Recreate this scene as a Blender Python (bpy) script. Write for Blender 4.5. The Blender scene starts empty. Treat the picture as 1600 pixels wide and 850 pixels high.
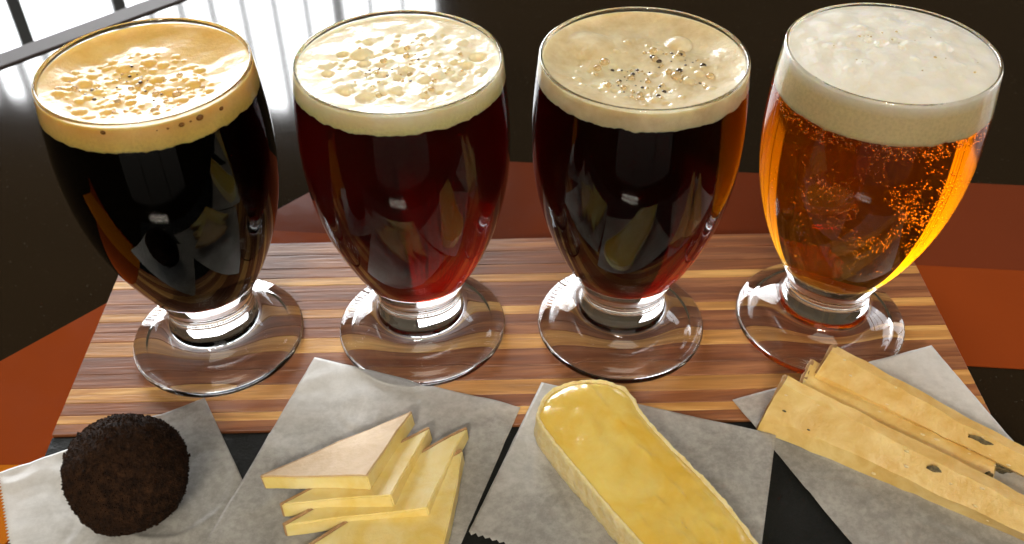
import bpy, bmesh, math, random
from mathutils import Vector, Matrix, noise

random.seed(7)
sc = bpy.context.scene
COL = sc.collection
R = math.radians

# ------------------------------------------------------------------ camera
F_PX, PITCH, ROLL, CAM_H = 1547.08, R(41.278), R(-0.5404), 0.24570
fw = Vector((0, math.cos(PITCH), -math.sin(PITCH)))
rt0 = Vector((1, 0, 0)); up0 = rt0.cross(fw)
rt = rt0 * math.cos(ROLL) + up0 * math.sin(ROLL)
up = up0 * math.cos(ROLL) - rt0 * math.sin(ROLL)
CAM = Vector((0, 0, CAM_H))
cd = bpy.data.cameras.new('camera')
cam = bpy.data.objects.new('camera', cd); COL.objects.link(cam)
m = Matrix((rt, up, -fw)).transposed().to_4x4(); m.translation = CAM
cam.matrix_world = m
cd.sensor_width = 36.0; cd.lens = F_PX / 1600 * 36.0
cd.clip_start = 0.01; cd.clip_end = 60
cd.dof.use_dof = True; cd.dof.focus_distance = 0.315; cd.dof.aperture_fstop = 20
sc.camera = cam

def proj(p):
    d = Vector(p) - CAM; k = F_PX / d.dot(fw)
    return 800 + d.dot(rt) * k, 425 - d.dot(up) * k

def at(x, y, z=0.0):
    """point of the plane at height z that the photograph shows at (x, y)"""
    d = rt * ((x - 800) / F_PX) - up * ((y - 425) / F_PX) + fw
    return CAM + d * ((z - CAM_H) / d.z)

# ------------------------------------------------------------------ light of the room
w = bpy.data.worlds.new('World'); sc.world = w; w.use_nodes = True
bg = w.node_tree.nodes['Background']
bg.inputs[0].default_value = (1.0, 0.78, 0.50, 1); bg.inputs[1].default_value = 0.055
WINDOW_L, SIDE_L, REAR_FILL_L, LAMP_L, PANEL_L = 25.0, 5.5, 1.1, 420.0, 4.4
sc.view_settings.view_transform = 'Standard'
sc.view_settings.look = 'None'
sc.view_settings.exposure = 0.0
sc.view_settings.gamma = 1.0
sc.view_settings.use_curve_mapping = False
sc.cycles.use_denoising = True
sc.cycles.max_bounces = 20
sc.cycles.transmission_bounces = 20
sc.cycles.transparent_max_bounces = 16
sc.cycles.glossy_bounces = 8
sc.cycles.diffuse_bounces = 5
sc.cycles.volume_bounces = 3
sc.cycles.caustics_refractive = True
sc.cycles.caustics_reflective = True
sc.cycles.blur_glossy = 0.6
sc.cycles.sample_clamp_indirect = 8.0

# ------------------------------------------------------------------ helpers
def sock(n, name, v):
    if name in n.inputs: n.inputs[name].default_value = v

def mat(name, base=(0.5, 0.5, 0.5), rough=0.5, **kw):
    m_ = bpy.data.materials.new(name); m_.use_nodes = True
    b = m_.node_tree.nodes['Principled BSDF']
    sock(b, 'Base Color', (*base, 1)); sock(b, 'Roughness', rough)
    for k, v in kw.items():
        sock(b, k.replace('_', ' '), v)
    return m_

class N:
    """small node-tree builder"""
    def __init__(s, m_): s.m = m_; s.t = m_.node_tree; s.b = s.t.nodes['Principled BSDF']
    def add(s, typ, **kw):
        n = s.t.nodes.new(typ)
        for k, v in kw.items(): setattr(n, k, v)
        return n
    def link(s, a, b): s.t.links.new(a, b)
    def coords(s, scale=(1, 1, 1), kind='Object'):
        tc = s.add('ShaderNodeTexCoord'); mp = s.add('ShaderNodeMapping')
        mp.inputs['Scale'].default_value = scale
        s.link(tc.outputs[kind], mp.inputs['Vector']); return mp.outputs['Vector']
    def noise(s, vec, scale, detail=4, rough=0.55, dist=0.0):
        n = s.add('ShaderNodeTexNoise'); n.inputs['Scale'].default_value = scale
        n.inputs['Detail'].default_value = detail; n.inputs['Roughness'].default_value = rough
        n.inputs['Distortion'].default_value = dist
        s.link(vec, n.inputs['Vector']); return n.outputs['Fac']
    def ramp(s, fac, stops):
        r = s.add('ShaderNodeValToRGB'); e = r.color_ramp.elements
        while len(e) < len(stops): e.new(0.5)
        for el, (p, c) in zip(e, stops):
            el.position = p; el.color = (*c, 1) if len(c) == 3 else c
        s.link(fac, r.inputs['Fac']); return r.outputs['Color']
    def mix(s, fac, a, b, mode='MIX'):
        x = s.add('ShaderNodeMix', data_type='RGBA', blend_type=mode)
        for i, v in ((0, fac), (6, a), (7, b)):
            if isinstance(v, (int, float)): x.inputs[i].default_value = v
            elif isinstance(v, tuple): x.inputs[i].default_value = (*v, 1)
            else: s.link(v, x.inputs[i])
        return x.outputs[2]
    def bump(s, h, strength, dist):
        b = s.add('ShaderNodeBump'); b.inputs['Strength'].default_value = strength
        b.inputs['Distance'].default_value = dist
        s.link(h, b.inputs['Height']); s.link(b.outputs['Normal'], s.b.inputs['Normal'])

def obj(name, verts, faces, m_, parent=None, smooth=False, mats=None):
    me = bpy.data.meshes.new(name); me.from_pydata([tuple(v) for v in verts], [], faces); me.update()
    if mats:
        for mm in mats: me.materials.append(mm)
    elif m_: me.materials.append(m_)
    if smooth: me.polygons.foreach_set('use_smooth', [True] * len(me.polygons))
    o = bpy.data.objects.new(name, me); COL.objects.link(o)
    if parent: o.parent = parent
    return o

def from_bm(name, bm, m_, parent=None, smooth=False):
    me = bpy.data.meshes.new(name); bm.to_mesh(me); bm.free()
    if m_: me.materials.append(m_)
    if smooth: me.polygons.foreach_set('use_smooth', [True] * len(me.polygons))
    o = bpy.data.objects.new(name, me); COL.objects.link(o)
    if parent: o.parent = parent
    return o

def tag(o, label, cat=None, group=None, kind=None):
    o['label'] = label
    if cat: o['category'] = cat
    if group: o['group'] = group
    if kind: o['kind'] = kind
    return o

def empty(name, loc=(0, 0, 0), rz=0.0):
    o = bpy.data.objects.new(name, None); COL.objects.link(o)
    o.location = loc; o.rotation_euler = (0, 0, rz); o.empty_display_size = 0.02
    bpy.context.view_layer.update()
    return o

def parent_keep(o, p):
    """parent a mesh whose vertices are in world space"""
    bpy.context.view_layer.update()
    o.parent = p; o.matrix_parent_inverse = p.matrix_world.inverted()

def box_data(x0, x1, y0, y1, z0, z1):
    v = [(x0, y0, z0), (x1, y0, z0), (x1, y1, z0), (x0, y1, z0), (x0, y0, z1), (x1, y0, z1), (x1, y1, z1), (x0, y1, z1)]
    f = [(0, 3, 2, 1), (4, 5, 6, 7), (0, 1, 5, 4), (1, 2, 6, 5), (2, 3, 7, 6), (3, 0, 4, 7)]
    return v, f

def box(name, x0, x1, y0, y1, z0, z1, m_, parent=None, bevel=0.0, seg=2):
    v, f = box_data(x0, x1, y0, y1, z0, z1)
    bm = bmesh.new(); vs = [bm.verts.new(p) for p in v]
    for q in f: bm.faces.new([vs[i] for i in q])
    if bevel: bmesh.ops.bevel(bm, geom=list(bm.edges), offset=bevel, segments=seg, affect='EDGES', profile=0.6)
    return from_bm(name, bm, m_, parent)

def prism(name, pts, z0, z1, m_, parent=None):
    n = len(pts)
    v = [(p[0], p[1], z0) for p in pts] + [(p[0], p[1], z1) for p in pts]
    f = [tuple(range(n - 1, -1, -1)), tuple(range(n, 2 * n))] + [(i, (i + 1) % n, n + (i + 1) % n, n + i) for i in range(n)]
    return obj(name, v, f, m_, parent)

def lathe(name, prof, seg, m_, parent=None, cap0=False, cap1=False):
    """prof: (r, z) from bottom to top; outward normals for an outer wall"""
    v, f, rows = [], [], []
    for r, z in prof:
        if r < 1e-7:
            rows.append([len(v)]); v.append((0, 0, z))
        else:
            rows.append(list(range(len(v), len(v) + seg)))
            v += [(r * math.cos(2 * math.pi * i / seg), r * math.sin(2 * math.pi * i / seg), z) for i in range(seg)]
    for a, b in zip(rows, rows[1:]):
        for i in range(seg):
            j = (i + 1) % seg
            if len(a) == 1 and len(b) == 1: continue
            if len(a) == 1: f.append((a[0], b[j], b[i]))
            elif len(b) == 1: f.append((a[i], a[j], b[0]))
            else: f.append((a[i], a[j], b[j], b[i]))
    return obj(name, v, f, m_, parent, smooth=True)

def cr(pts, n=8):
    """Catmull-Rom through 2-D points"""
    out = []
    P = [Vector(p) for p in pts]; P = [2 * P[0] - P[1]] + P + [2 * P[-1] - P[-2]]
    for i in range(1, len(P) - 2):
        for k in range(n):
            t = k / n
            a, b, c, d = P[i - 1], P[i], P[i + 1], P[i + 2]
            out.append(0.5 * (2 * b + (c - a) * t + (2 * a - 5 * b + 4 * c - d) * t * t + (3 * b - a - 3 * c + d) * t ** 3))
    out.append(P[-2]); return out

# ------------------------------------------------------------------ materials
def paint_mat(name, base, rough=0.14, speck=0.25):
    m_ = mat(name, base, rough); n = N(m_); c = n.coords()
    a = n.noise(c, 9, 5); k = n.noise(c, 900, 2)
    col = n.mix(a, tuple(x * 0.8 for x in base), tuple(x * 1.2 for x in base))
    col = n.mix(n.ramp(k, [(0.70, (0, 0, 0)), (0.76, (speck,) * 3)]), col, (0.30, 0.27, 0.22))
    n.link(col, n.b.inputs['Base Color'])
    n.link(n.ramp(n.noise(c, 30, 6, 0.7), [(0.3, (rough * 0.75,) * 3), (0.75, (rough * 1.5,) * 3)]), n.b.inputs['Roughness'])
    n.bump(n.noise(c, 130, 2), 0.022, 0.002)
    if base[0] < 0.1:      # lacquer over a duller coat
        for l in list(n.b.inputs['Roughness'].links): n.t.links.remove(l)
        sock(n.b, 'Roughness', 0.7); sock(n.b, 'Specular IOR Level', 0.0); sock(n.b, 'Coat Weight', 1.0); sock(n.b, 'Coat Roughness', rough)
    return m_

M_TABLE = paint_mat('dark_varnish', (0.017, 0.0105, 0.005), 0.06, 0.2)
M_MAROON = paint_mat('maroon_paint', (0.150, 0.030, 0.010), 0.13, 0.12)
M_ORANGE = paint_mat('orange_paint', (0.240, 0.042, 0.007), 0.13, 0.12)
M_BRIGHT = paint_mat('bright_orange_paint', (0.46, 0.135, 0.008), 0.13, 0.12)
M_TRIM = mat('trim_metal', (0.055, 0.043, 0.042), 0.6, Specular_IOR_Level=0.25)
M_DARKMETAL = mat('dark_metal', (0.012, 0.011, 0.007), 0.45)

M_FLOOR = mat('floor', (0.55, 0.56, 0.58), 0.3); n = N(M_FLOOR); c = n.coords((1.2, 7, 1))
n.link(n.ramp(n.noise(c, 3, 6, 0.6, 0.4), [(0.3, (0.45, 0.47, 0.52)), (0.6, (0.74, 0.74, 0.74))]), n.b.inputs['Base Color'])

def emis(name, col, s):
    m_ = bpy.data.materials.new(name); m_.use_nodes = True; t = m_.node_tree
    t.nodes.remove(t.nodes['Principled BSDF']); e = t.nodes.new('ShaderNodeEmission')
    e.inputs[0].default_value = (*col, 1); e.inputs[1].default_value = s
    t.links.new(e.outputs[0], t.nodes['Material Output'].inputs['Surface']); return m_
M_WIN = emis('daylit_pane', (0.96, 0.98, 1.0), WINDOW_L)
M_SIDE = emis('daylit_side_pane', (0.96, 0.98, 1.0), SIDE_L)

def wood_mat(name, dark, light, seed):
    m_ = mat(name, dark, 0.34, Specular_IOR_Level=0.42); n = N(m_); tc = n.add('ShaderNodeTexCoord'); mp = n.add('ShaderNodeMapping')
    mp.inputs['Scale'].default_value = (5.5, 95, 30); mp.inputs['Location'].default_value = (seed * 3.7, seed * 1.9, 0)
    n.link(tc.outputs['Object'], mp.inputs['Vector']); v = mp.outputs['Vector']
    g = n.noise(v, 1.6, 6, 0.62, 0.9); fine = n.noise(v, 9.0, 3, 0.6)
    col = n.ramp(g, [(0.28, tuple(x * 0.62 for x in dark)), (0.47, dark), (0.62, light), (0.78, tuple(x * 0.85 for x in light))])
    col = n.mix(n.ramp(fine, [(0.32, (0.4,) * 3), (0.52, (0, 0, 0))]), col, tuple(x * 0.5 for x in dark))
    n.link(col, n.b.inputs['Base Color'])
    n.link(n.ramp(fine, [(0.3, (0.5,) * 3), (0.7, (0.36,) * 3)]), n.b.inputs['Roughness'])
    n.bump(fine, 0.25, 0.0006)
    return m_
DK, DL = (0.215, 0.072, 0.026), (0.360, 0.145, 0.055)
LK, LL = (0.50, 0.230, 0.060), (0.74, 0.42, 0.130)
MK, ML = (0.260, 0.088, 0.028), (0.42, 0.175, 0.058)
WOOD = {'D': [wood_mat('dark_wood_%d' % i, DK, DL, i + 1) for i in range(4)],
        'L': [wood_mat('light_wood_%d' % i, LK, LL, i + 11) for i in range(4)],
        'M': [wood_mat('middle_wood_%d' % i, MK, ML, i + 21) for i in range(3)]}

M_SLATE = mat('slate', (0.018, 0.020, 0.019), 0.6, Specular_IOR_Level=0.2); n = N(M_SLATE); c = n.coords()
n.link(n.ramp(n.noise(c, 60, 6, 0.7), [(0.3, (0.004, 0.0045, 0.004)), (0.7, (0.012, 0.013, 0.012))]), n.b.inputs['Base Color'])
n.bump(n.noise(c, 220, 5, 0.7), 0.5, 0.0015)

GLASS_N = 1.41
M_GLASS = bpy.data.materials.new('clear_glass'); M_GLASS.use_nodes = True
b = M_GLASS.node_tree.nodes['Principled BSDF']
sock(b, 'Base Color', (1, 1, 1, 1)); sock(b, 'Roughness', 0.0); sock(b, 'IOR', GLASS_N); sock(b, 'Transmission Weight', 1.0)

def beer_mat(name, sig, haze=0.0):
    """beer behind glass: boundary glass/water, light swallowed along its way"""
    m_ = bpy.data.materials.new(name); m_.use_nodes = True; t = m_.node_tree
    t.nodes.remove(t.nodes['Principled BSDF']); b_ = t.nodes.new('ShaderNodeBsdfGlass')
    sock(b_, 'Color', (1, 1, 1, 1)); sock(b_, 'Roughness', 0.0); sock(b_, 'IOR', 1.335 / GLASS_N)
    t.links.new(b_.outputs[0], t.nodes['Material Output'].inputs['Surface'])
    va = t.nodes.new('ShaderNodeVolumeAbsorption'); d = max(sig) * 1.02
    va.inputs['Color'].default_value = (*[1 - s / d for s in sig], 1); va.inputs['Density'].default_value = d
    out = va.outputs[0]
    if haze:
        vs = t.nodes.new('ShaderNodeVolumeScatter'); vs.inputs['Color'].default_value = (1, 1, 1, 1); vs.inputs['Density'].default_value = haze
        vs.inputs['Anisotropy'].default_value = 0.3
        ad = t.nodes.new('ShaderNodeAddShader'); t.links.new(out, ad.inputs[0]); t.links.new(vs.outputs[0], ad.inputs[1]); out = ad.outputs[0]
    t.links.new(out, t.nodes['Material Output'].inputs['Volume']); return m_

def foam_mat(name, base, dark, coat=0.5, tint=None, zt=0.105):
    m_ = mat(name, base, 0.5, Subsurface_Weight=0.6, Subsurface_Scale=0.004, Coat_Weight=coat, Coat_Roughness=0.16)
    sock(m_.node_tree.nodes['Principled BSDF'], 'Subsurface Radius', (1.0, 0.7, 0.4))
    n = N(m_); c = n.coords()
    a = n.noise(c, 130, 5, 0.6); k = n.noise(c, 700, 3, 0.7)
    col = n.mix(n.ramp(a, [(0.35, (0, 0, 0)), (0.68, (1, 1, 1))]), dark, base)
    if tint:        # lower foam takes a second colour
        sp = n.add('ShaderNodeSeparateXYZ'); n.link(c, sp.inputs[0]); mr = n.add('ShaderNodeMapRange')
        mr.inputs['From Min'].default_value = zt - 0.003; mr.inputs['From Max'].default_value = zt + 0.0003
        n.link(sp.outputs['Z'], mr.inputs['Value']); fine = n.ramp(n.noise(c, 1100, 2, 0.6), [(0.36, (0, 0, 0)), (0.6, (1, 1, 1))])
        col = n.mix(mr.outputs[0], n.mix(n.mix(0.5, a, fine), tuple(x * 0.86 for x in tint), tuple(min(0.92, x * 1.08) for x in tint)), col)
    n.link(col, n.b.inputs['Base Color'])
    n.bump(k, 0.35, 0.0006)
    return m_

def paper_mat(name, seed, dim_end, lit_end):
    m_ = mat(name, (0.7, 0.69, 0.67), 0.42); n = N(m_); tc = n.add('ShaderNodeTexCoord'); mp = n.add('ShaderNodeMapping')
    mp.inputs['Location'].default_value = (seed, seed * 0.37, 0); n.link(tc.outputs['Object'], mp.inputs['Vector']); c = mp.outputs['Vector']
    a = n.noise(c, 55, 5, 0.65, 0.6); fine = n.noise(c, 420, 4, 0.7)
    tint = n.mix(0.45, n.ramp(a, [(0.38, (0, 0, 0)), (0.66, (1, 1, 1))]), n.ramp(fine, [(0.38, (0, 0, 0)), (0.62, (1, 1, 1))]))
    # painted light: whiter at one end, greasy and see-through at the other
    dv = Vector((lit_end.x - dim_end.x, lit_end.y - dim_end.y, 0)); L2 = dv.length_squared
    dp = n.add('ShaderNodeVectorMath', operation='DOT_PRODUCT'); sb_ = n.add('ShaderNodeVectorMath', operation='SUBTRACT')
    n.link(tc.outputs['Object'], sb_.inputs[0]); sb_.inputs[1].default_value = (dim_end.x, dim_end.y, 0)
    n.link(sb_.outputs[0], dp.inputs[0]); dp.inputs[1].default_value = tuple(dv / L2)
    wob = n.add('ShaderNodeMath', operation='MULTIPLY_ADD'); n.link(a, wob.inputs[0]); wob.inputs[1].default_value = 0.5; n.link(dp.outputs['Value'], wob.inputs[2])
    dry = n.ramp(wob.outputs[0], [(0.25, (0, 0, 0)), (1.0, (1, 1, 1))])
    greasy_dim = n.mix(tint, (0.56, 0.55, 0.52), (0.72, 0.71, 0.685)); white = n.mix(tint, (0.68, 0.665, 0.64), (0.86, 0.85, 0.83))
    n.link(n.mix(dry, greasy_dim, white), n.b.inputs['Base Color'])
    tl = n.add('ShaderNodeBsdfTranslucent'); tl.inputs[0].default_value = (0.6, 0.58, 0.54, 1)
    tr = n.add('ShaderNodeBsdfTransparent'); tr.inputs[0].default_value = (0.9, 0.88, 0.85, 1)
    m1 = n.add('ShaderNodeMixShader'); m2 = n.add('ShaderNodeMixShader')
    m1.inputs[0].default_value = 0.22
    n.link(n.b.outputs[0], m1.inputs[1]); n.link(tl.outputs[0], m1.inputs[2])
    n.link(n.mix(dry, n.ramp(tint, [(0.1, (0.56,) * 3), (0.9, (0.40,) * 3)]), (0.10, 0.10, 0.10)), m2.inputs[0])
    n.link(m1.outputs[0], m2.inputs[1]); n.link(tr.outputs[0], m2.inputs[2])
    n.link(m2.outputs[0], n.t.nodes['Material Output'].inputs['Surface'])
    n.bump(n.mix(0.5, a, fine), 0.18, 0.0008)
    return m_

def cheese_mat(name, base, alt, rough=0.4, scale=90, coat=0.2, bump=0.3, sss=0.3):
    m_ = mat(name, base, rough, Subsurface_Weight=sss, Subsurface_Scale=0.004, Coat_Weight=coat, Coat_Roughness=0.2)
    sock(m_.node_tree.nodes['Principled BSDF'], 'Subsurface Radius', (1.0, 0.6, 0.2))
    n = N(m_); c = n.coords()
    a = n.noise(c, scale, 5, 0.6, 0.5); k = n.noise(c, 600, 4, 0.65)
    n.link(n.mix(n.ramp(a, [(0.35, (0, 0, 0)), (0.68, (1, 1, 1))]), base, alt), n.b.inputs['Base Color'])
    n.bump(n.mix(0.5, a, k), bump, 0.001)
    return m_

# ------------------------------------------------------------------ the setting
TZ = -0.016            # table top
floor = obj('floor', [(-8, -6, -0.76), (8, -6, -0.76), (8, 8, -0.76), (-8, 8, -0.76)], [(0, 1, 2, 3)], M_FLOOR)
tag(floor, 'pale sunlit floor seen beyond the table edge', 'floor', kind='structure')

table = empty('cafe_table', (0.2, 0.15, -0.755))
s2 = math.sqrt(0.5)
def un(u, q): return (u * s2 - q * s2, u * s2 + q * s2)   # along and out from the back-left edge
EDGE = 0.733 * s2
o = prism('table_top', [un(-0.75, -0.85), un(1.05, -0.85), un(1.05, EDGE), un(-0.75, EDGE)], TZ - 0.030, TZ, M_TABLE); parent_keep(o, table)
o = prism('edge_trim', [un(-0.76, EDGE), un(1.06, EDGE), un(1.06, EDGE + 0.0135), un(-0.76, EDGE + 0.0135)], TZ - 0.032, TZ + 0.0012, M_TRIM); parent_keep(o, table)
E1 = 0.0004
def xy(p): return (p[0], p[1])
V0 = xy(at(588, 244, TZ)); VD = xy(at(0, 566, TZ)); VR = xy(at(1600, 291, TZ))
far_d = (V0[0] + (VD[0] - V0[0]) * 2.6, V0[1] + (VD[1] - V0[1]) * 2.6)
far_r = (V0[0] + (VR[0] - V0[0]) * 1.7, V0[1] + (VR[1] - V0[1]) * 1.7)
b0 = xy(at(1450, 416, TZ)); b1 = xy(at(1600, 424, TZ)); sl = (b1[1] - b0[1]) / (b1[0] - b0[0])
def yb(x): return b0[1] + sl * (x - b0[0])
kd = (VD[1] - V0[1]) / (VD[0] - V0[0])
xs = ((b0[1] - sl * b0[0]) - (V0[1] - kd * V0[0])) / (kd - sl)      # where the stripe line meets the diagonal
def yd(x): return V0[1] + kd * (x - V0[0])
o = prism('maroon_panel', [(xs, yd(xs)), (far_r[0], yb(far_r[0])), far_r, V0], TZ - 0.001, TZ + E1, M_MAROON); parent_keep(o, table)
c0 = xy(at(1530, 573, TZ)); 
def yc(x): return c0[1] + sl * (x - c0[0])
xc = 0.02
o = prism('orange_panel', [(xs, yd(xs)), (-0.30, yd(-0.30)), (-0.21, 0.155), (0.0, 0.21), (xc, yc(xc)), (far_r[0], yc(far_r[0])), (far_r[0], yb(far_r[0]) - 0.0002)], TZ - 0.001, TZ + E1, M_ORANGE); parent_keep(o, table)
g0 = xy(at(-30, 735, TZ)); g1 = xy(at(120, 728, TZ))
o = prism('bright_orange_panel', [(g0[0] - 0.1, g0[1] - 0.04), (g0[0] - 0.1, g0[1] + 0.002), g1, (g1[0] - 0.012, g1[1] - 0.03), (g0[0] - 0.05, g0[1] - 0.05)], TZ - 0.001, TZ + E1 * 2, M_BRIGHT); parent_keep(o, table)
# pedestal
o = lathe('pedestal', [(0.0, -0.755), (0.22, -0.755), (0.22, -0.74), (0.05, -0.715), (0.04, -0.6), (0.04, TZ - 0.05), (0.14, TZ - 0.031), (0, TZ - 0.031)], 32, M_DARKMETAL, None)
o.location = (0.2, 0.15, 0); parent_keep(o, table)
tag(table, 'glossy dark cafe table with painted maroon and orange panels and metal edge', 'table')

# stool beyond the table edge: two of its legs show
st_c = at(95, -58, -0.47); st_c = Vector((st_c.x, st_c.y, 0))
def stool():
    a = at(22, 8, -0.47); b_ = at(182, -4, -0.50)
    mid = (Vector((a.x, a.y, 0)) + Vector((b_.x, b_.y, 0))) / 2
    ex = (Vector((b_.x, b_.y, 0)) - Vector((a.x, a.y, 0))); L = ex.length; ang = math.atan2(ex.y, ex.x)
    t = empty('stool', (mid.x, mid.y, -0.76), ang)
    h = L / 2; dp = 0.30
    for sx in (-1, 1):
        for sy in (0, 1):
            v, f = box_data(-0.010, 0.010, -0.010, 0.010, 0, 0.64)
            p0 = Vector((a.x, a.y, 0)) if sx < 0 else Vector((b_.x, b_.y, 0))
            p0 = p0 * (1 + 0.2 * sy) - mid; p0 = Matrix.Rotation(-ang, 3, 'Z') @ p0     # rear pair stands wider
            o_ = obj('leg', [(x + p0.x, y + p0.y, z) for x, y, z in v], f, M_DARKMETAL, t)
    box('seat', -h - 0.03, h + 0.03, -0.03, dp + 0.03, 0.64, 0.67, M_DARKMETAL, t, 0.006)
    tag(t, 'dark stool with slim square legs standing beyond the table edge', 'stool')
stool()

# ---- room windows lighting the table and its varnish, plus an added rear fill
def window(name, loc, rz, wd, z0, z1, step, bar, pm, label, rails=()):
    t = empty(name, loc, rz)
    obj('pane', [(-wd / 2, 0.03, z0), (wd / 2, 0.03, z0), (wd / 2, 0.03, z1), (-wd / 2, 0.03, z1)], [(0, 1, 2, 3)], pm, t)
    k = int(wd / step)
    v, f = box_data(-bar / 2, bar / 2, -0.02, 0.02, z0, z1)
    first = None
    for i in range(1, k):
        wide = 2.2 if i % 7 == 3 else 1.0
        if first is None: first = obj('bar', v, f, M_DARKMETAL, t); o_ = first
        else: o_ = first.copy(); COL.objects.link(o_); o_.parent = t
        o_.location = (-wd / 2 + i * wd / k, 0, 0); o_.scale = (wide, 1, 1)
    for a, b_, c_, d_ in ((-wd / 2 - 0.06, -wd / 2, z0 - 0.06, z1 + 0.06), (wd / 2, wd / 2 + 0.06, z0 - 0.06, z1 + 0.06), (-wd / 2, wd / 2, z0 - 0.06, z0), (-wd / 2, wd / 2, z1, z1 + 0.06)):
        box('frame', a, b_, -0.03, 0.04, c_, d_, M_DARKMETAL, t)
    for zr in rails: box('rail', -wd / 2, wd / 2, -0.03, 0.028, zr - 0.02, zr + 0.02, M_DARKMETAL, t)
    tag(t, label, 'window')
window('window', (-1.68, 3.12, 0), R(-6), 2.9, -0.55, 1.62, 0.105, 0.016, M_WIN, 'tall daylit window with slim upright bars mirrored in the dark table')
window('window', (2.7, 1.35, 0), R(-68), 1.5, -0.2, 1.5, 0.375, 0.03, M_SIDE, 'daylit side window with few wide bars lighting the amber beer')

M_REAR_FILL = emis('rear_fill_pane', (1.0, 0.93, 0.80), REAR_FILL_L)  # added fill glow behind the camera, brightens foam and cheese fronts
window('window', (0.1, -2.6, 0), R(178), 3.0, -0.1, 1.75, 1.0, 0.03, M_REAR_FILL, 'added pane of dim frontal fill light, unseen behind the camera')

# ceiling lamp with two tubes, behind the photographer
lamp = empty('ceiling_lamp', (-0.30, -1.75, 1.45))
M_TUBE = emis('lamp_tube', (1.0, 0.90, 0.74), LAMP_L)
for dy in (-0.055, 0.055):
    v, f = [], []
    for k in range(2):
        for i in range(12):
            a = 2 * math.pi * i / 12; v.append(((-0.3, 0.3)[k], dy + 0.010 * math.cos(a), 0.010 * math.sin(a)))
    f = [(i, (i + 1) % 12, 12 + (i + 1) % 12, 12 + i) for i in range(12)]
    obj('tube', v, f, M_TUBE, lamp)
box('housing', -0.33, 0.33, -0.10, 0.10, 0.03, 0.06, M_TRIM, lamp, 0.004)
tag(lamp, 'two tube ceiling lamp whose light glints on the glass fronts', 'lamp')

panel = empty('ceiling_fill', (0.15, -0.95, 1.75))  # added unseen panel, softens shadows and fills the fronts
panel.rotation_euler = (R(-14), 0, 0)
box('housing', -0.62, 0.62, -0.62, 0.62, 0.02, 0.06, M_TRIM, panel, 0.004)
obj('diffuser', [(-0.6, -0.6, 0.01), (-0.6, 0.6, 0.01), (0.6, 0.6, 0.01), (0.6, -0.6, 0.01)], [(0, 1, 2, 3)], emis('panel_fill', (1.0, 0.90, 0.74), PANEL_L), panel)
tag(panel, 'wide warm ceiling panel added as soft fill light above the table', 'lamp')

# ------------------------------------------------------------------ serving board: wood strips and slate
YAW = R(0.968)
board = empty('serving_board', (0, 0, TZ + E1 * 2), YAW)
bx0, bx1, by0, by1 = -0.1435, 0.1573, 0.2059, 0.2999
cY, sY = math.cos(YAW), math.sin(YAW)
def bv(y): p = at(480, y, 0); return -p.x * sY + p.y * cY
rows = [(378, 'M'), (398, 'D'), (419, 'M'), (434, 'L'), (446, 'D'), (470, 'D'), (484, 'L'), (497, 'D'), (513, 'D'), (528, 'L'), (551, 'D'), (578, 'D'), (599, 'L'), (622, 'M'), (641, 'L'), (654, 'D'), (676, None)]
cnt = {'D': 0, 'L': 0, 'M': 0}
BZ = -(TZ + E1 * 2)     # board top is world z = 0
prev = by1
for (y, k), (y2, _) in zip(rows, rows[1:]):
    nxt = by0 if y2 == 676 else bv(y2)
    mm = WOOD[k][cnt[k] % len(WOOD[k])]; cnt[k] += 1
    # gently wandering glue lines
    o = box('wood_strip', bx0, bx1, nxt + 0.00006, prev - 0.00006, 0.0, BZ - random.uniform(0, 0.00012), mm, board, 0.00018, 1)
    prev = nxt
o = box('slate_panel', bx0, bx1, 0.128, by0 - 0.0003, 0.0, BZ - 0.0006, M_SLATE, board, 0.0008)
tag(board, 'striped wooden serving board with black slate front panel holding the tasting', 'serving board')

# ------------------------------------------------------------------ glasses
def outer_r(z):       # mm, bowl
    s = (107.0 - z) / 80
    return 29.7 + 8.587 * s + 0.4066 * s * s - 31.455 * s ** 3 + 9.783 * s ** 4
def wall(z): return 1.15 + 1.3 * max(0, (45 - z) / 17) ** 2
def inner_r(z): return outer_r(z) - wall(z)

foot = [(0, 5.2), (8, 4.9), (14, 4.1), (19, 2.9), (22.6, 1.5), (24.4, 0.4), (26.2, 0.2), (28.2, 0.6), (29.0, 1.9), (28.7, 3.2), (27.5, 4.1), (25.0, 5.1), (21.5, 6.4), (18.9, 7.8), (17.0, 9.3), (15.5, 11.0), (14.6, 13.0), (14.3, 16.0), (14.2, 18.5), (14.7, 21.5), (16.0, 24.8), (17.7, 28.2), (20.2, 33.0)]
fp = [tuple(v) for v in cr(foot, 5)]
OUT = fp[:-1] + [(outer_r(z), z) for z in [33 + i * (105.6 - 33) / 40 for i in range(41)]]
OUT += [(29.75, 106.4), (29.6, 106.9), (29.2, 107.15), (28.85, 106.95), (28.65, 106.4)]
BOTTOM = [(0, 27.0), (6, 27.1), (11, 27.6), (14.5, 28.9), (16.6, 31.0)]

def glass(name, loc, zin, label, seg=128):
    t = empty(name, loc)
    prof = OUT + [(inner_r(z), z) for z in [105.6 - i * (105.6 - zin) / 10 for i in range(11)]]
    o_ = lathe('glass_body', [(r / 1000, z / 1000) for r, z in prof], seg, M_GLASS, t)
    o_.rotation_euler.z = random.uniform(0, 6)
    tag(t, label, 'glass', 'tulip tasting glasses on the board')
    return t

def beer(t, mat_, zb):
    bot = [tuple(v) for v in cr(BOTTOM + [(inner_r(36), 36)], 4)][:-1]
    prof = bot + [(inner_r(z), z) for z in [36 + i * (zb - 36) / 40 for i in range(41)]]
    prof += [(inner_r(zb) - 0.05, zb + 0.02), (0, zb + 0.02)]
    return lathe('beer', [(r / 1000, z / 1000) for r, z in prof], 128, mat_, t)

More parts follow.
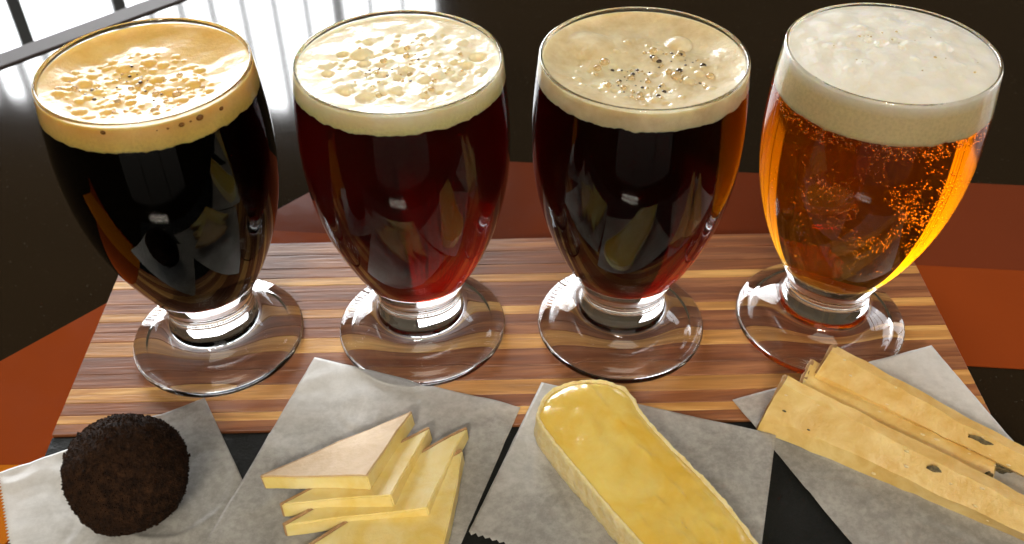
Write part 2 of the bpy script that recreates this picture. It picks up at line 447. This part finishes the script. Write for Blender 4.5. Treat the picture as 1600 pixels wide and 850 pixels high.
def foam(t, m_, zb, edge, depth, bumps, seed, dome=0.0, ragged=0.6, lump=0.4, na=300, nr=80):
    """edge: height where the foam meets the glass; bumps: list of (x, y, radius, height) in mm"""
    rnd = random.Random(seed); off = Vector((seed * 7.1, seed * 3.3, 0))
    def h(x, y, rr, R0):
        s = rr / R0
        z = edge - depth * (1 - s ** 4) * (0.75 + 0.5 * noise.noise(Vector((x * 0.06, y * 0.06, seed)) + off)) + dome * (1 - s * s)
        z += lump * noise.noise(Vector((x * 0.18, y * 0.18, 1)) + off) * (1 - s ** 8) + 0.06 * noise.noise(Vector((x * 0.7, y * 0.7, 5)) + off)
        add = 0
        for bx, by, br, bh in bumps:
            d2 = (x - bx) ** 2 + (y - by) ** 2
            if d2 < br * br:
                q = (1 - d2 / (br * br)) ** 0.75 * bh
                if abs(q) > abs(add): add = q
        return z + add * (1 - s ** 12)
    v, f = [(0, 0, 0)], []
    R0 = inner_r(edge) + 0.05
    v[0] = (0, 0, h(0, 0, 0, R0) / 1000)
    for j in range(1, nr + 1):
        rr = R0 * (j / nr) ** 0.8
        for i in range(na):
            a = 2 * math.pi * i / na; x, y = rr * math.cos(a), rr * math.sin(a)
            v.append((x / 1000, y / 1000, h(x, y, rr, R0) / 1000))
    rows_ = 14
    for j in range(1, rows_ + 1):
        for i in range(na):
            a = 2 * math.pi * i / na
            lo = zb - 0.15 + ragged * noise.noise(Vector((math.cos(a) * 9, math.sin(a) * 9, seed))) + ragged * 0.5 * noise.noise(Vector((math.cos(a) * 30, math.sin(a) * 30, seed + 4)))
            z = edge + (lo - edge) * j / rows_
            rr = inner_r(z) + 0.06 + 0.03 * noise.noise(Vector((math.cos(a) * 30, math.sin(a) * 30, z)))
            v.append((rr * math.cos(a) / 1000, rr * math.sin(a) / 1000, z / 1000))
    last = len(v); v.append((0, 0, (zb - 0.3) / 1000))
    for i in range(na):
        k = (i + 1) % na
        f.append((0, 1 + i, 1 + k))
        for j in range(nr + rows_ - 1):
            a, b_ = 1 + j * na, 1 + (j + 1) * na
            f.append((a + i, b_ + i, b_ + k, a + k))
        a = 1 + (nr + rows_ - 1) * na
        f.append((a + k, a + i, last))
    o_ = obj('foam', v, f, m_, t, smooth=True)
    return o_, lambda x, y: h(x, y, math.hypot(x, y), R0)

ICO = None
def ico(sub=2):
    bm = bmesh.new(); bmesh.ops.create_icosphere(bm, subdivisions=sub, radius=1.0)
    v = [tuple(x.co) for x in bm.verts]; f = [tuple(q.index for q in p.verts) for p in bm.faces]; bm.free(); return v, f
IV2, IF2 = ico(2); IV1, IF1 = ico(1); IV3, IF3 = ico(3)

def spheres(name, items, m_, parent, iv=IV2, if_=IF2):
    """items: (x, y, z, r, squash) in mm, joined into one part"""
    v, f = [], []
    for x, y, z, r, q in items:
        k = len(v)
        v += [((x + a * r) / 1000, (y + b_ * r) / 1000, (z + c_ * r * q) / 1000) for a, b_, c_ in iv]
        f += [tuple(i + k for i in t_) for t_ in if_]
    o_ = obj(name, v, f, m_, parent, smooth=True); o_['kind'] = 'stuff'
    return o_

M_BUBBLE = mat('foam_bubble', (0.84, 0.66, 0.36), 0.08, Transmission_Weight=0.55, IOR=1.25, Coat_Weight=0.8, Coat_Roughness=0.03)
M_PIT = mat('dark_bubble', (0.055, 0.035, 0.018), 0.08, Coat_Weight=1.0, Coat_Roughness=0.03)

def scatter(seed, n_, r0, r1, cx, cy, rad, minr=0.0):
    rnd = random.Random(seed); out = []
    for _ in range(n_ * 12):
        a = rnd.uniform(0, 2 * math.pi); q = rad * math.sqrt(rnd.uniform(minr, 1))
        x, y = cx + q * math.cos(a), cy + q * math.sin(a) * 0.85
        r = r0 + (r1 - r0) * rnd.random() ** 2.2
        if math.hypot(x, y) > 26.5 - r: continue
        if all(math.hypot(x - u[0], y - u[1]) > (r + u[2]) * 0.8 for u in out): out.append((x, y, r))
        if len(out) >= n_: break
    return out

def wall_bubbles(t, seed, zs, mm, n_, a0, a1):
    rnd = random.Random(seed); it = []
    for _ in range(n_):
        a = R(rnd.uniform(a0, a1)); z = rnd.uniform(*zs); r = rnd.uniform(0.35, 1.0)
        q = inner_r(z) + 0.02
        it.append((q * math.cos(a), q * math.sin(a), z, r, 0.8))
    return spheres('wall_bubbles', it, mm, t)

GX = [(-0.1023, 0.2463), (-0.0316, 0.2500), (0.0379, 0.2507), (0.1084, 0.2519)]

# --- black stout
t = glass('beer_glass', (*GX[0], 0), 104.0, 'tulip glass of black stout with golden tan foam, beside the dark truffle')
beer(t, beer_mat('stout', (450, 900, 1100)), 98.5)
m_ = foam_mat('golden_foam', (0.87, 0.60, 0.20), (0.76, 0.47, 0.11), 0.5, (0.90, 0.62, 0.16), 0.1035)
bl = scatter(31, 120, 0.7, 2.3, -2, -4, 21)
_, hh = foam(t, m_, 98.5, 105.6, 3.4, [(x, y, r, r * 0.42) for x, y, r in bl], 3)
bs = scatter(32, 70, 0.35, 1.3, -3, -5, 20)
spheres('bubbles', [(x, y, hh(x, y) + r * 0.1, r, 0.7) for x, y, r in bs[:26]], M_BUBBLE, t)
spheres('dark_bubbles', [(x, y, hh(x, y) + r * 0.05, r * 0.62, 0.6) for x, y, r in scatter(33, 22, 0.4, 1.1, -4, -4, 15)], M_PIT, t)
M_WB = mat('foam_hollow', (0.24, 0.105, 0.02), 0.25)
it = []
for px, py, r in ((162, 206, 1.05), (283, 194, 1.1), (311, 183, 1.4), (344, 169, 1.0), (297, 189, 0.6), (245, 203, 0.5), (262, 200, 0.6), (228, 205, 0.4)):
    # hollows against the glass, found on the wall itself
    best = None
    for k in range(400):
        zz = 99 + k * 0.016
        p = at(px, py, zz / 1000); dx, dy = (p.x - GX[0][0]) * 1000, (p.y - GX[0][1]) * 1000
        e = abs(math.hypot(dx, dy) - inner_r(zz))
        if dy < 0 and (best is None or e < best[0]): best = (e, dx, dy, zz)
    _, dx, dy, zz = best; q = (inner_r(zz) - 0.25) / math.hypot(dx, dy)
    it.append((dx * q, dy * q, zz, r * 0.8, 0.8))
spheres('wall_bubbles', it, M_WB, t)

# --- red ale
t = glass('beer_glass', (*GX[1], 0), 104.0, 'tulip glass of deep red ale with lumpy cream foam, behind the fanned cheese slices')
beer(t, beer_mat('red_ale', (64, 460, 600), 9.0), 100.4)
m_ = foam_mat('cream_foam', (0.92, 0.84, 0.62), (0.84, 0.71, 0.42), 0.6, (0.90, 0.76, 0.34), 0.1045)
bl = scatter(41, 90, 0.8, 3.4, 2, -2, 23); rb = random.Random(44)
_, hh = foam(t, m_, 100.4, 105.9, 1.0, [(x, y, r, r * (rb.uniform(0.3, 0.6) if rb.random() < 0.58 else -rb.uniform(0.4, 0.75))) for x, y, r in bl], 5, dome=0.6)
spheres('bubbles', [(x, y, hh(x, y) + r * 0.1, r, 0.7) for x, y, r in scatter(42, 26, 0.4, 1.2, 3, -4, 19)], M_BUBBLE, t)
spheres('dark_bubbles', [(x, y, hh(x, y), r * 0.55, 0.55) for x, y, r in scatter(43, 12, 0.4, 1.0, 1, -6, 11)], M_PIT, t)

# --- dark brown ale
t = glass('beer_glass', (*GX[2], 0), 104.0, 'tulip glass of dark brown ale with beige sunken foam, behind the soft cheese')
beer(t, beer_mat('brown_ale', (85, 540, 700), 4.5), 100.4)
m_ = foam_mat('beige_foam', (0.86, 0.74, 0.48), (0.66, 0.51, 0.27), 0.8, (0.88, 0.75, 0.42), 0.101)
bl = scatter(51, 60, 0.5, 1.9, 0, -3, 21)
_, hh = foam(t, m_, 100.4, 105.8, 4.6, [(x, y, r, (r * 0.4 if i % 3 else -r * 0.4)) for i, (x, y, r) in enumerate(bl)] + [(12, 13, 4.0, 1.8), (-14, 12, 7, 0.9)], 9)
spheres('bubbles', [(x, y, hh(x, y) + r * 0.1, r, 0.7) for x, y, r in scatter(52, 40, 0.4, 1.8, 3, -3, 17)], M_BUBBLE, t)
spheres('dark_bubbles', [(x, y, hh(x, y), r * 0.6, 0.6) for x, y, r in scatter(53, 40, 0.35, 1.7, 4, -4, 15)], M_PIT, t)

# --- amber beer
t = glass('beer_glass', (*GX[3], 0), 104.6, 'tulip glass of clear amber beer full of small bubbles under thick white foam')
beer(t, beer_mat('amber_beer', (2.2, 33, 180), 1.7), 94.6)
m_ = foam_mat('white_foam', (0.90, 0.87, 0.79), (0.82, 0.77, 0.65), 0.6, (0.80, 0.66, 0.36), 0.1055)
rnd = random.Random(5)
bl = scatter(61, 26, 0.5, 1.6, 0, 0, 24)
_, hh = foam(t, m_, 94.6, 106.3, -0.6, [(x, y, r * 1.6, r * 0.35) for x, y, r in bl] + [(-6, 2, 1.9, -1.0), (-2.5, 1.5, 1.4, -0.9), (1.5, 1.3, 2.4, -0.9), (-4, -0.8, 1.3, -0.8), (1.3, -2.6, 1.0, -0.9)], 12, dome=2.2, ragged=0.5, lump=0.8)
spheres('bubbles', [(x, y, hh(x, y), r * 0.6, 0.6) for x, y, r in scatter(62, 18, 0.3, 0.9, 2, -4, 20)], M_BUBBLE, t)
M_GAS = bpy.data.materials.new('gas_bubble'); M_GAS.use_nodes = True
M_GAS.node_tree.nodes.remove(M_GAS.node_tree.nodes['Principled BSDF']); b = M_GAS.node_tree.nodes.new('ShaderNodeBsdfGlass')
sock(b, 'Color', (1, 1, 1, 1)); sock(b, 'Roughness', 0.0); sock(b, 'IOR', 1 / 1.335)
M_GAS.node_tree.links.new(b.outputs[0], M_GAS.node_tree.nodes['Material Output'].inputs['Surface'])
it = []
rnd = random.Random(77)
while len(it) < 1000:       # gas bubbles clinging to the wall, thicker under the foam
    a = R(rnd.gauss(-88, 34)); z = rnd.gauss(70, 13)
    if not 42 < z < 94 or noise.noise(Vector((a * 3.2, z * 0.11, 2))) < rnd.uniform(-0.12, 0.22): continue
    r = rnd.uniform(0.15, 0.46); q = inner_r(z) - r - 0.08 - (rnd.uniform(0, 6) if rnd.random() < 0.25 else 0)
    it.append((q * math.cos(a), q * math.sin(a), z, r, 1.0))
for _ in range(900):       # a dense veil just below the foam
    a = rnd.uniform(0, 2 * math.pi); z = 94.2 - 4.5 * rnd.random() ** 1.6; r = rnd.uniform(0.15, 0.5); q = inner_r(z) - r - 0.08
    it.append((q * math.cos(a), q * math.sin(a), z, r, 1.0))
spheres('gas_bubbles', it, M_GAS, t, IV1, IF1)

# ------------------------------------------------------------------ deli papers
def paper(name, corners, zig, label, seed, dry, wav=0.0005, n_=76, lift=None):
    """corners: four points (top-left, top-right, bottom-right, bottom-left); zig: edges cut in a zigzag"""
    A, B, C, D = [Vector(c_) for c_ in corners]
    v, f = [], []
    for j in range(n_ + 1):
        for i in range(n_ + 1):
            s, q = i / n_, j / n_
            p = (A * (1 - s) + B * s) * (1 - q) + (D * (1 - s) + C * s) * q
            amp = 0.00095
            if 'b' in zig and j == n_: p = p + (D - A).normalized() * (amp if i % 2 else 0)
            if 'l' in zig and i == 0: p = p - (B - A).normalized() * (amp if j % 2 else 0)
            if 'r' in zig and i == n_: p = p + (B - A).normalized() * (amp if j % 2 else 0)
            if 't' in zig and j == 0: p = p - (D - A).normalized() * (amp if i % 2 else 0)
            wz = noise.noise(Vector((p.x * 45, p.y * 45, seed))) * wav + noise.noise(Vector((p.x * 140, p.y * 140, seed))) * wav * 0.35
            wz += wav * 0.9 * max(0, 1 - abs(noise.noise(Vector((p.x * 34 + seed * 5, p.y * 34, 1.7)))) * 9)      # creases
            p.z += abs(wz)
            if lift: p.z += lift(s, q)
            v.append(p)
    for j in range(n_):
        for i in range(n_):
            a = j * (n_ + 1) + i
            f.append((a, a + n_ + 1, a + n_ + 2, a + 1))
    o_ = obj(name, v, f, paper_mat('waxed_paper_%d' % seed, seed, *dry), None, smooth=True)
    so = o_.modifiers.new('thickness', 'SOLIDIFY'); so.thickness = 0.00007; so.offset = 1
    tag(o_, label, 'paper', 'waxed paper squares under the food')
    return o_

Z1 = 0.0003
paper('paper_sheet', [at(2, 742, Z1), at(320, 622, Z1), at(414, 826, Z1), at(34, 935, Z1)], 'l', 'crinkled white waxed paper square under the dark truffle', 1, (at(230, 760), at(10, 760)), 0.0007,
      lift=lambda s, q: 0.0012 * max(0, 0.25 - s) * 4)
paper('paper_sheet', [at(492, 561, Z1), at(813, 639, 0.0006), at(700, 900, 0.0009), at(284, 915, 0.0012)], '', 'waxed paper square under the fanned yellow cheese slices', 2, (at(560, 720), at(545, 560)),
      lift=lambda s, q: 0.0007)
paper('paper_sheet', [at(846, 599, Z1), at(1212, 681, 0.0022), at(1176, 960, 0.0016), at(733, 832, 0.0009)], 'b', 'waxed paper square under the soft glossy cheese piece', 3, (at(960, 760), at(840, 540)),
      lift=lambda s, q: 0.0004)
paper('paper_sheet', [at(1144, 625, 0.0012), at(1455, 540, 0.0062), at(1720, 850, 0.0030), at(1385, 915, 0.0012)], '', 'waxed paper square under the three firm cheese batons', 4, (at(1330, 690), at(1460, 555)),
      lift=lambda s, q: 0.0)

# ------------------------------------------------------------------ truffle
tc_ = at(199, 740, 0.0160); TR = 0.0168
tr = empty('chocolate_truffle', (tc_.x, tc_.y, 0.0012))
M_TRUF = mat('cocoa', (0.030, 0.013, 0.006), 0.85, Specular_IOR_Level=0.15); n = N(M_TRUF); c = n.coords()
n.link(n.ramp(n.noise(c, 420, 3, 0.8), [(0.36, (0.009, 0.0037, 0.0016)), (0.62, (0.034, 0.0145, 0.0058)), (0.8, (0.07, 0.030, 0.012))]), n.b.inputs['Base Color'])
n.bump(n.noise(c, 900, 5, 0.7), 0.8, 0.001)
bm = bmesh.new(); bmesh.ops.create_icosphere(bm, subdivisions=6, radius=TR)
surf = []
for q in bm.verts:
    d = q.co.normalized()
    k = 1 + 0.075 * noise.noise(d * 1.5 + Vector((3, 1, 0))) + 0.012 * noise.noise(d * 6) + 0.020 * noise.noise(d * 22) + 0.014 * noise.noise(d * 48)
    q.co = d * TR * k; q.co.z = max(q.co.z, -0.0148) + 0.0148
    if q.co.z > 0.0004: surf.append((q.co.copy(), d.copy()))
from_bm('ganache_ball', bm, M_TRUF, tr, True)
rnd = random.Random(9); v, f = [], []
for p, d in rnd.sample(surf, 5200):
    k = len(v); s = rnd.uniform(0.00014, 0.00046) * (1.6 if rnd.random() < 0.06 else 1)
    rot = Matrix.Rotation(rnd.uniform(0, 6.28), 3, Vector((rnd.gauss(0, 1), rnd.gauss(0, 1), rnd.gauss(0, 1))).normalized())
    for e in ((1, 0, 0), (-1, 0, 0), (0, 0.8, 0), (0, -0.8, 0), (0, 0, 0.7), (0, 0, -0.7)):
        v.append(p + rot @ (Vector(e) * s * rnd.uniform(0.7, 1.3)) + d * s * 0.3)
    f += [tuple(k + i for i in t_) for t_ in ((0, 2, 4), (2, 1, 4), (1, 3, 4), (3, 0, 4), (2, 0, 5), (1, 2, 5), (3, 1, 5), (0, 3, 5))]
o = obj('cocoa_crumbs', v, f, M_TRUF, tr); o['kind'] = 'stuff'
tag(tr, 'round dark chocolate truffle rolled in coarse cocoa crumbs on waxed paper', 'truffle')

# ------------------------------------------------------------------ fanned cheese slices
M_CH1 = cheese_mat('yellow_cheese', (0.78, 0.57, 0.14), (0.87, 0.73, 0.36), 0.5, 70, 0.1, 0.35)
M_RIND = cheese_mat('tan_rind', (0.34, 0.19, 0.08), (0.52, 0.33, 0.16), 0.7, 300, 0.0, 0.6, 0.1)
M_FACE = cheese_mat('shaded_face', (0.60, 0.39, 0.20), (0.70, 0.49, 0.28), 0.6, 160, 0.0, 0.4, 0.2)  # tan tint paints the duller light on the top slice's face
def slice_(pts, th, label, face=False):
    A, B, C = [at(x, y, z / 1000) for x, y, z in pts]
    nrm = (B - A).cross(C - A).normalized()
    if nrm.z < 0: nrm = -nrm
    base = Vector(((A.x + B.x + C.x) / 3, (A.y + B.y + C.y) / 3, 0))
    t_ = empty('cheese_slice', (base.x, base.y, 0.001))
    # back edge A-B carries the rind: pull the paste in a little
    inn = ((C - A) - (B - A) * ((C - A).dot(B - A) / (B - A).length_squared)).normalized()
    rw = 0.0011
    def solid(name, P, m_, bev, th=th):
        bm = bmesh.new()
        top = [bm.verts.new(p) for p in P]; bot = [bm.verts.new(p - nrm * th) for p in P]
        k = len(P); bm.faces.new(top); bm.faces.new(bot[::-1])
        for i in range(k): bm.faces.new((top[i], bot[i], bot[(i + 1) % k], top[(i + 1) % k]))
        bmesh.ops.recalc_face_normals(bm, faces=list(bm.faces))
        bmesh.ops.bevel(bm, geom=list(bm.edges), offset=bev, segments=3, affect='EDGES')
        bmesh.ops.subdivide_edges(bm, edges=[e for e in bm.edges if e.calc_length() > 0.006], cuts=11, use_grid_fill=True)
        for q in bm.verts:
            q.co += Vector((noise.noise(q.co * 75), noise.noise(q.co * 75 + Vector((9, 0, 0))), noise.noise(q.co * 75 + Vector((0, 7, 0))))) * 0.0007 + Vector((noise.noise(q.co * 500), noise.noise(q.co * 500 + Vector((9, 0, 0))), 0)) * 0.00012
        o_ = from_bm(name, bm, m_, None, False); parent_keep(o_, t_)
    A2, B2 = A + inn * rw, B + inn * rw
    solid('paste', [A2, C, B2], M_CH1, 0.00035)
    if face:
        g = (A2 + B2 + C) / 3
        solid('shaded_face', [p + (g - p) * 0.012 + nrm * 0.00035 for p in (A2, C, B2)], M_FACE, 0.0002, 0.0006)
    solid('rind', [A, A2 - inn * 0.0001, B2 - inn * 0.0001, B], M_RIND, 0.0002)
    tag(t_, label, 'cheese', 'cheese slices fanned on waxed paper')
slice_([(405, 741, 8.5), (641, 642, 8.5), (573, 745, 16.5)], 0.0048, 'top slice of the cheese fan, top face tinted tan for its duller light, brown rind showing', True)
slice_([(437, 787, 7.6), (668, 665, 7.6), (612, 772, 13.5)], 0.0048, 'cheese slice directly under the top one of the fan')
slice_([(441, 818, 6.8), (727, 664, 6.8), (668, 792, 10.5)], 0.0048, 'cheese slice with long pointed tip, third down the fan')
slice_([(452, 866, 6.8), (722, 700, 6.8), (692, 856, 8.0)], 0.0058, 'lowest slice of the cheese fan lying on the paper')

# ------------------------------------------------------------------ soft cheese piece
def soft():
    ZT = 0.0125
    left = [(838, 652), (868, 697), (905, 741), (948, 792), (998, 848), (1036, 890)]
    right = [(1004, 640), (1040, 682), (1096, 738), (1143, 790), (1186, 846), (1215, 888)]
    end = [(843, 628), (860, 607), (892, 594), (930, 591), (966, 598), (990, 616)]
    outline = [at(x, y, ZT) for x, y in left[::-1]] + [at(x, y, ZT) for x, y in end] + [at(x, y, ZT) for x, y in right]
    P = cr([(p.x, p.y) for p in outline], 14)
    n_ = len(P); cen = at(1010, 745, ZT)
    t_ = empty('soft_cheese', (cen.x, cen.y, 0.001))
    # spine: closest point between the two long edges, used to shrink the outline inwards
    s0 = at(925, 645, ZT); s1 = at(1128, 892, ZT)
    ax = Vector((s1.x - s0.x, s1.y - s0.y)); L2 = ax.length_squared
    def inward(p, k):
        u = max(0.0, min(1.0, (Vector(p) - Vector((s0.x, s0.y))).dot(ax) / L2)); q = Vector((s0.x, s0.y)) + ax * u
        return Vector(p) + (q - Vector(p)) * k
    # rings from the foot of the side to the top: (shrink, height)
    side = [(0.05, 0.0006), (0.0, 0.0016), (-0.015, 0.004), (-0.005, 0.007), (0.0, 0.0098), (0.012, 0.0116), (0.035, 0.0124), (0.065, 0.0121), (0.13, 0.0100)]
    topr = [(0.045, 0.0112), (0.10, 0.0116), (0.13, 0.0119), (0.16, 0.0122), (0.2, 0.0125), (0.25, 0.0128)] + [(0.25 + 0.749 * i / 16, 0.0128 + 0.0005 * math.sin(math.pi * i / 16)) for i in range(1, 17)]
    def build(name, rings, m_, rough, seed, close_bottom=False):
        v, f = [], []
        for k, z in rings:
            for p in P:
                q = inward(p, k)
                nz = noise.noise(Vector((q.x * 260, q.y * 260, z * 260 + seed))); nb = noise.noise(Vector((q.x * 700, q.y * 700, z * 700 + seed)))
                lump = noise.noise(Vector((q.x * 75, q.y * 75, seed)))
                d = (q - inward(p, min(1, k + 0.1))); d = d.normalized() if d.length > 1e-6 else Vector((0, 0))
                q = q + d * (nz * 0.5 + nb * 0.5) * rough
                zz = z + (nz * 0.5 + nb * 0.35) * rough * 0.8
                if not close_bottom: zz += (lump * 0.0008 + noise.noise(Vector((q.x * 190, q.y * 190, seed + 3))) * 0.00055) * min(1, max(0, k - 0.06) * 5)
                if not close_bottom:
                    rel = q - Vector((s0.x, s0.y)); un_ = ax.normalized(); uu = rel.dot(un_); vv = rel.dot(Vector((-un_.y, un_.x)))
                    fade = min(1, max(0, k - 0.1) * 6)
                    wv = vv - 0.0045 - 0.0014 * noise.noise(Vector((uu * 90, 3, 0)))
                    zz += fade * (0.0010 * math.exp(-(wv / 0.0011) ** 2) * (0.55 + 0.9 * noise.noise(Vector((uu * 120, 0, 7)))))
                    zz += fade * max(0, min(1, (uu - 0.018) / 0.02)) * 0.0006 * noise.noise(Vector((uu * 260, vv * 560, 2)))
                v.append((q.x, q.y, max(zz, 0.0004)))
        for j in range(len(rings) - 1):
            for i in range(n_ - 1):
                f.append((j * n_ + i, j * n_ + i + 1, (j + 1) * n_ + i + 1, (j + 1) * n_ + i))
            f.append((j * n_ + n_ - 1, j * n_, (j + 1) * n_, (j + 1) * n_ + n_ - 1))
        o_ = obj(name, v, f, m_, None, smooth=True); 
        bm = bmesh.new(); bm.from_mesh(o_.data); bmesh.ops.remove_doubles(bm, verts=list(bm.verts), dist=0.0002 if close_bottom else 0.0006); bmesh.ops.recalc_face_normals(bm, faces=list(bm.faces)); bm.to_mesh(o_.data); bm.free()
        parent_keep(o_, t_)
    m_rind = cheese_mat('bloomy_rind', (0.78, 0.60, 0.25), (0.86, 0.74, 0.44), 0.65, 400, 0.0, 0.8)
    m_paste = cheese_mat('runny_paste', (0.76, 0.49, 0.070), (0.82, 0.64, 0.18), 0.22, 60, 1.0, 0.35, 0.35)
    build('rind', side, m_rind, 0.0007, 3, True)
    build('paste', topr, m_paste, 0.00022, 8)
    tag(t_, 'soft ripe cheese piece with glossy golden top and rounded pale rind', 'cheese')
soft()

# ------------------------------------------------------------------ firm cheese batons
M_CH3 = cheese_mat('firm_cheese', (0.66, 0.42, 0.115), (0.79, 0.59, 0.24), 0.38, 130, 0.35, 0.5)
M_MOLD = cheese_mat('blue_mould', (0.045, 0.045, 0.030), (0.24, 0.19, 0.09), 0.8, 700, 0.0, 0.8, 0.05)
M_CRUST = cheese_mat('brown_crust', (0.20, 0.10, 0.035), (0.40, 0.23, 0.09), 0.7, 300, 0.0, 0.8, 0.1)
M_CRUMB = cheese_mat('pale_crumb', (0.78, 0.58, 0.27), (0.84, 0.68, 0.38), 0.5, 300, 0.1, 0.3)
def baton(lo0, lo1, hi0, hi1, zl, zh, wid, label, spots, seed, zl1=None, zh1=None):
    """lo/hi: lower and upper long edges of the face towards us, start and end"""
    zl1 = zl if zl1 is None else zl1; zh1 = zh if zh1 is None else zh1
    a0, a1 = at(*lo0, zl / 1000), at(*lo1, zl1 / 1000); b0_, b1_ = at(*hi0, zh / 1000), at(*hi1, zh1 / 1000)
    d = (a1 - a0); d.z = 0; d.normalize(); back = Vector((-d.y, d.x, 0))
    if back.y < 0: back = -back
    c0_, c1_ = b0_ + back * wid * 0.8 - Vector((0, 0, 0.0006)), b1_ + back * wid * 0.8 - Vector((0, 0, 0.0006))
    e0, e1 = Vector((a0.x, a0.y, a0.z)) + back * (wid + (b0_ - a0).dot(back)), Vector((a1.x, a1.y, a1.z)) + back * (wid + (b1_ - a1).dot(back))
    mid = (a0 + a1) / 2
    t_ = empty('cheese_baton', (mid.x, mid.y, 0.003))
    bm = bmesh.new()
    h0, h1 = a0.lerp(b0_, 0.5) - back * 0.0032, a1.lerp(b1_, 0.5) - back * 0.0032      # the face bulges
    s_ = [bm.verts.new(p) for p in (a0, h0, b0_, c0_, e0)]; e_ = [bm.verts.new(p) for p in (a1, h1, b1_, c1_, e1)]
    bm.faces.new(s_); bm.faces.new(e_[::-1])
    for i in range(5): bm.faces.new((s_[i], e_[i], e_[(i + 1) % 5], s_[(i + 1) % 5]))
    bmesh.ops.recalc_face_normals(bm, faces=list(bm.faces))
    for _ in range(3):
        bmesh.ops.subdivide_edges(bm, edges=[e for e in bm.edges if e.calc_length() > 0.0028], cuts=2, use_grid_fill=True)
    for q in bm.verts:
        p = q.co
        q.co = p + Vector((noise.noise(p * 110 + Vector((seed, 0, 0))), noise.noise(p * 110 + Vector((0, seed, 5))), noise.noise(p * 90 + Vector((3, 0, seed))))) * 0.0005 \
            + Vector((noise.noise(p * 420), noise.noise(p * 420 + Vector((5, 0, 0))), noise.noise(p * 420 + Vector((0, 5, 0))))) * 0.0003
    o_ = from_bm('paste', bm, M_CH3, None, True); o_.data.set_sharp_from_angle(angle=R(40)); parent_keep(o_, t_)
    # loose crumbs and torn flakes on the cut faces
    rc = random.Random(seed * 13); v, f = [], []
    for _ in range(16):
        al, uq = rc.random(), rc.choice((rc.uniform(0.15, 0.9), rc.uniform(0.9, 1.02)))
        p = (a0.lerp(a1, al)).lerp(b0_.lerp(b1_, al), uq) - back * 0.0032 * max(0, 1 - abs(uq - 0.5) / 0.5)
        k = len(v); r = rc.uniform(0.0002, 0.00075) * (0.6 + 0.4 * rc.random())
        for x_, y_, z_ in IV1:
            g = 1 + 0.5 * noise.noise(Vector((x_, y_, z_)) * 1.5 + Vector((al * 30, uq * 20, seed)))
            v.append(p + d * x_ * r * 1.6 * g + Vector((0, 0, 1)) * z_ * r * g + back * y_ * r * 0.7 * g)
        f += [tuple(i + k for i in q_) for q_ in IF1]
    o_ = obj('crumbs', v, f, M_CRUMB, None); o_['kind'] = 'stuff'; parent_keep(o_, t_)
    # crust over the far end
    bm = bmesh.new(); out = -d * 0.0008
    k0 = [p + (p - (a0 + b0_ + c0_ + e0) / 4) * 0.02 for p in (a0, b0_, c0_, e0)]
    q0 = [bm.verts.new(p + d * 0.0009) for p in k0]; q1 = [bm.verts.new(p + out) for p in k0]
    bm.faces.new(q0); bm.faces.new(q1[::-1])
    for i in range(4): bm.faces.new((q0[i], q1[i], q1[(i + 1) % 4], q0[(i + 1) % 4]))
    bmesh.ops.recalc_face_normals(bm, faces=list(bm.faces))
    bmesh.ops.subdivide_edges(bm, edges=list(bm.edges), cuts=5, use_grid_fill=True)
    for q in bm.verts: q.co += Vector((noise.noise(q.co * 500), noise.noise(q.co * 500 + Vector((4, 0, 0))), noise.noise(q.co * 500 + Vector((0, 4, 0))))) * 0.0005
    o_ = from_bm('crust', bm, M_CRUST, None, True); parent_keep(o_, t_)
    # mould marks on the face: (along 0-1, up 0-1, radius mm)
    nf = (a1 - a0).cross(b0_ - a0).normalized()
    if nf.y > 0: nf = -nf
    for px_, py_, r, el in spots:
        best = (1e9, 0, 0)
        for ia in range(81):
            for iu in range(21):
                x_, y_ = proj((a0.lerp(a1, ia / 80)).lerp(b0_.lerp(b1_, ia / 80), iu / 20))
                best = min(best, ((x_ - px_) ** 2 + (y_ - py_) ** 2, ia / 80, iu / 20))
        _, al, upq = best
        p = (a0.lerp(a1, al)).lerp(b0_.lerp(b1_, al), upq) - back * 0.0032 * max(0, 1 - abs(upq - 0.5) / 0.5)
        bm = bmesh.new(); bmesh.ops.create_icosphere(bm, subdivisions=3, radius=1.0)
        for q in bm.verts:
            k = 1 + 0.55 * noise.noise(q.co * 1.6 + Vector((al * 40, upq * 9, seed)))
            w_ = q.co * k
            q.co = p + d * w_.x * r / 1000 * el + Vector((0, 0, 1)) * w_.z * r / 1000 + nf * (w_.y * 0.00035 + 0.0001)
        o_ = from_bm('mould_spot', bm, M_MOLD, None, True); parent_keep(o_, t_)
    tag(t_, label, 'cheese', 'firm cheese batons on waxed paper')
baton((1184, 672), (1680, 880), (1222, 600), (1680, 832), 2.0, 14.0, 0.006, 'large front cheese baton with one dark mould mark, nearest the slate', [(1464, 731, 1.9, 1.0), (1229, 636, 0.45, 1.3), (1268, 662, 0.35, 1.2)], 2)
baton((1249, 640), (1552, 755), (1256, 590), (1556, 726), 2.5, 8.0, 0.012, 'flat cheese baton wedged between the two tall ones', [(1266, 611, 0.7, 1.7), (1548, 735, 1.8, 0.6)], 5)
baton((1268, 600), (1660, 772), (1297, 549), (1660, 744), 4.5, 14.5, 0.005, 'slim back cheese baton with green mould near its end, beside the bare paper', [(1295, 602, 0.8, 1.8), (1533, 685, 1.5, 2.0), (1570, 724, 2.4, 1.1)], 8)
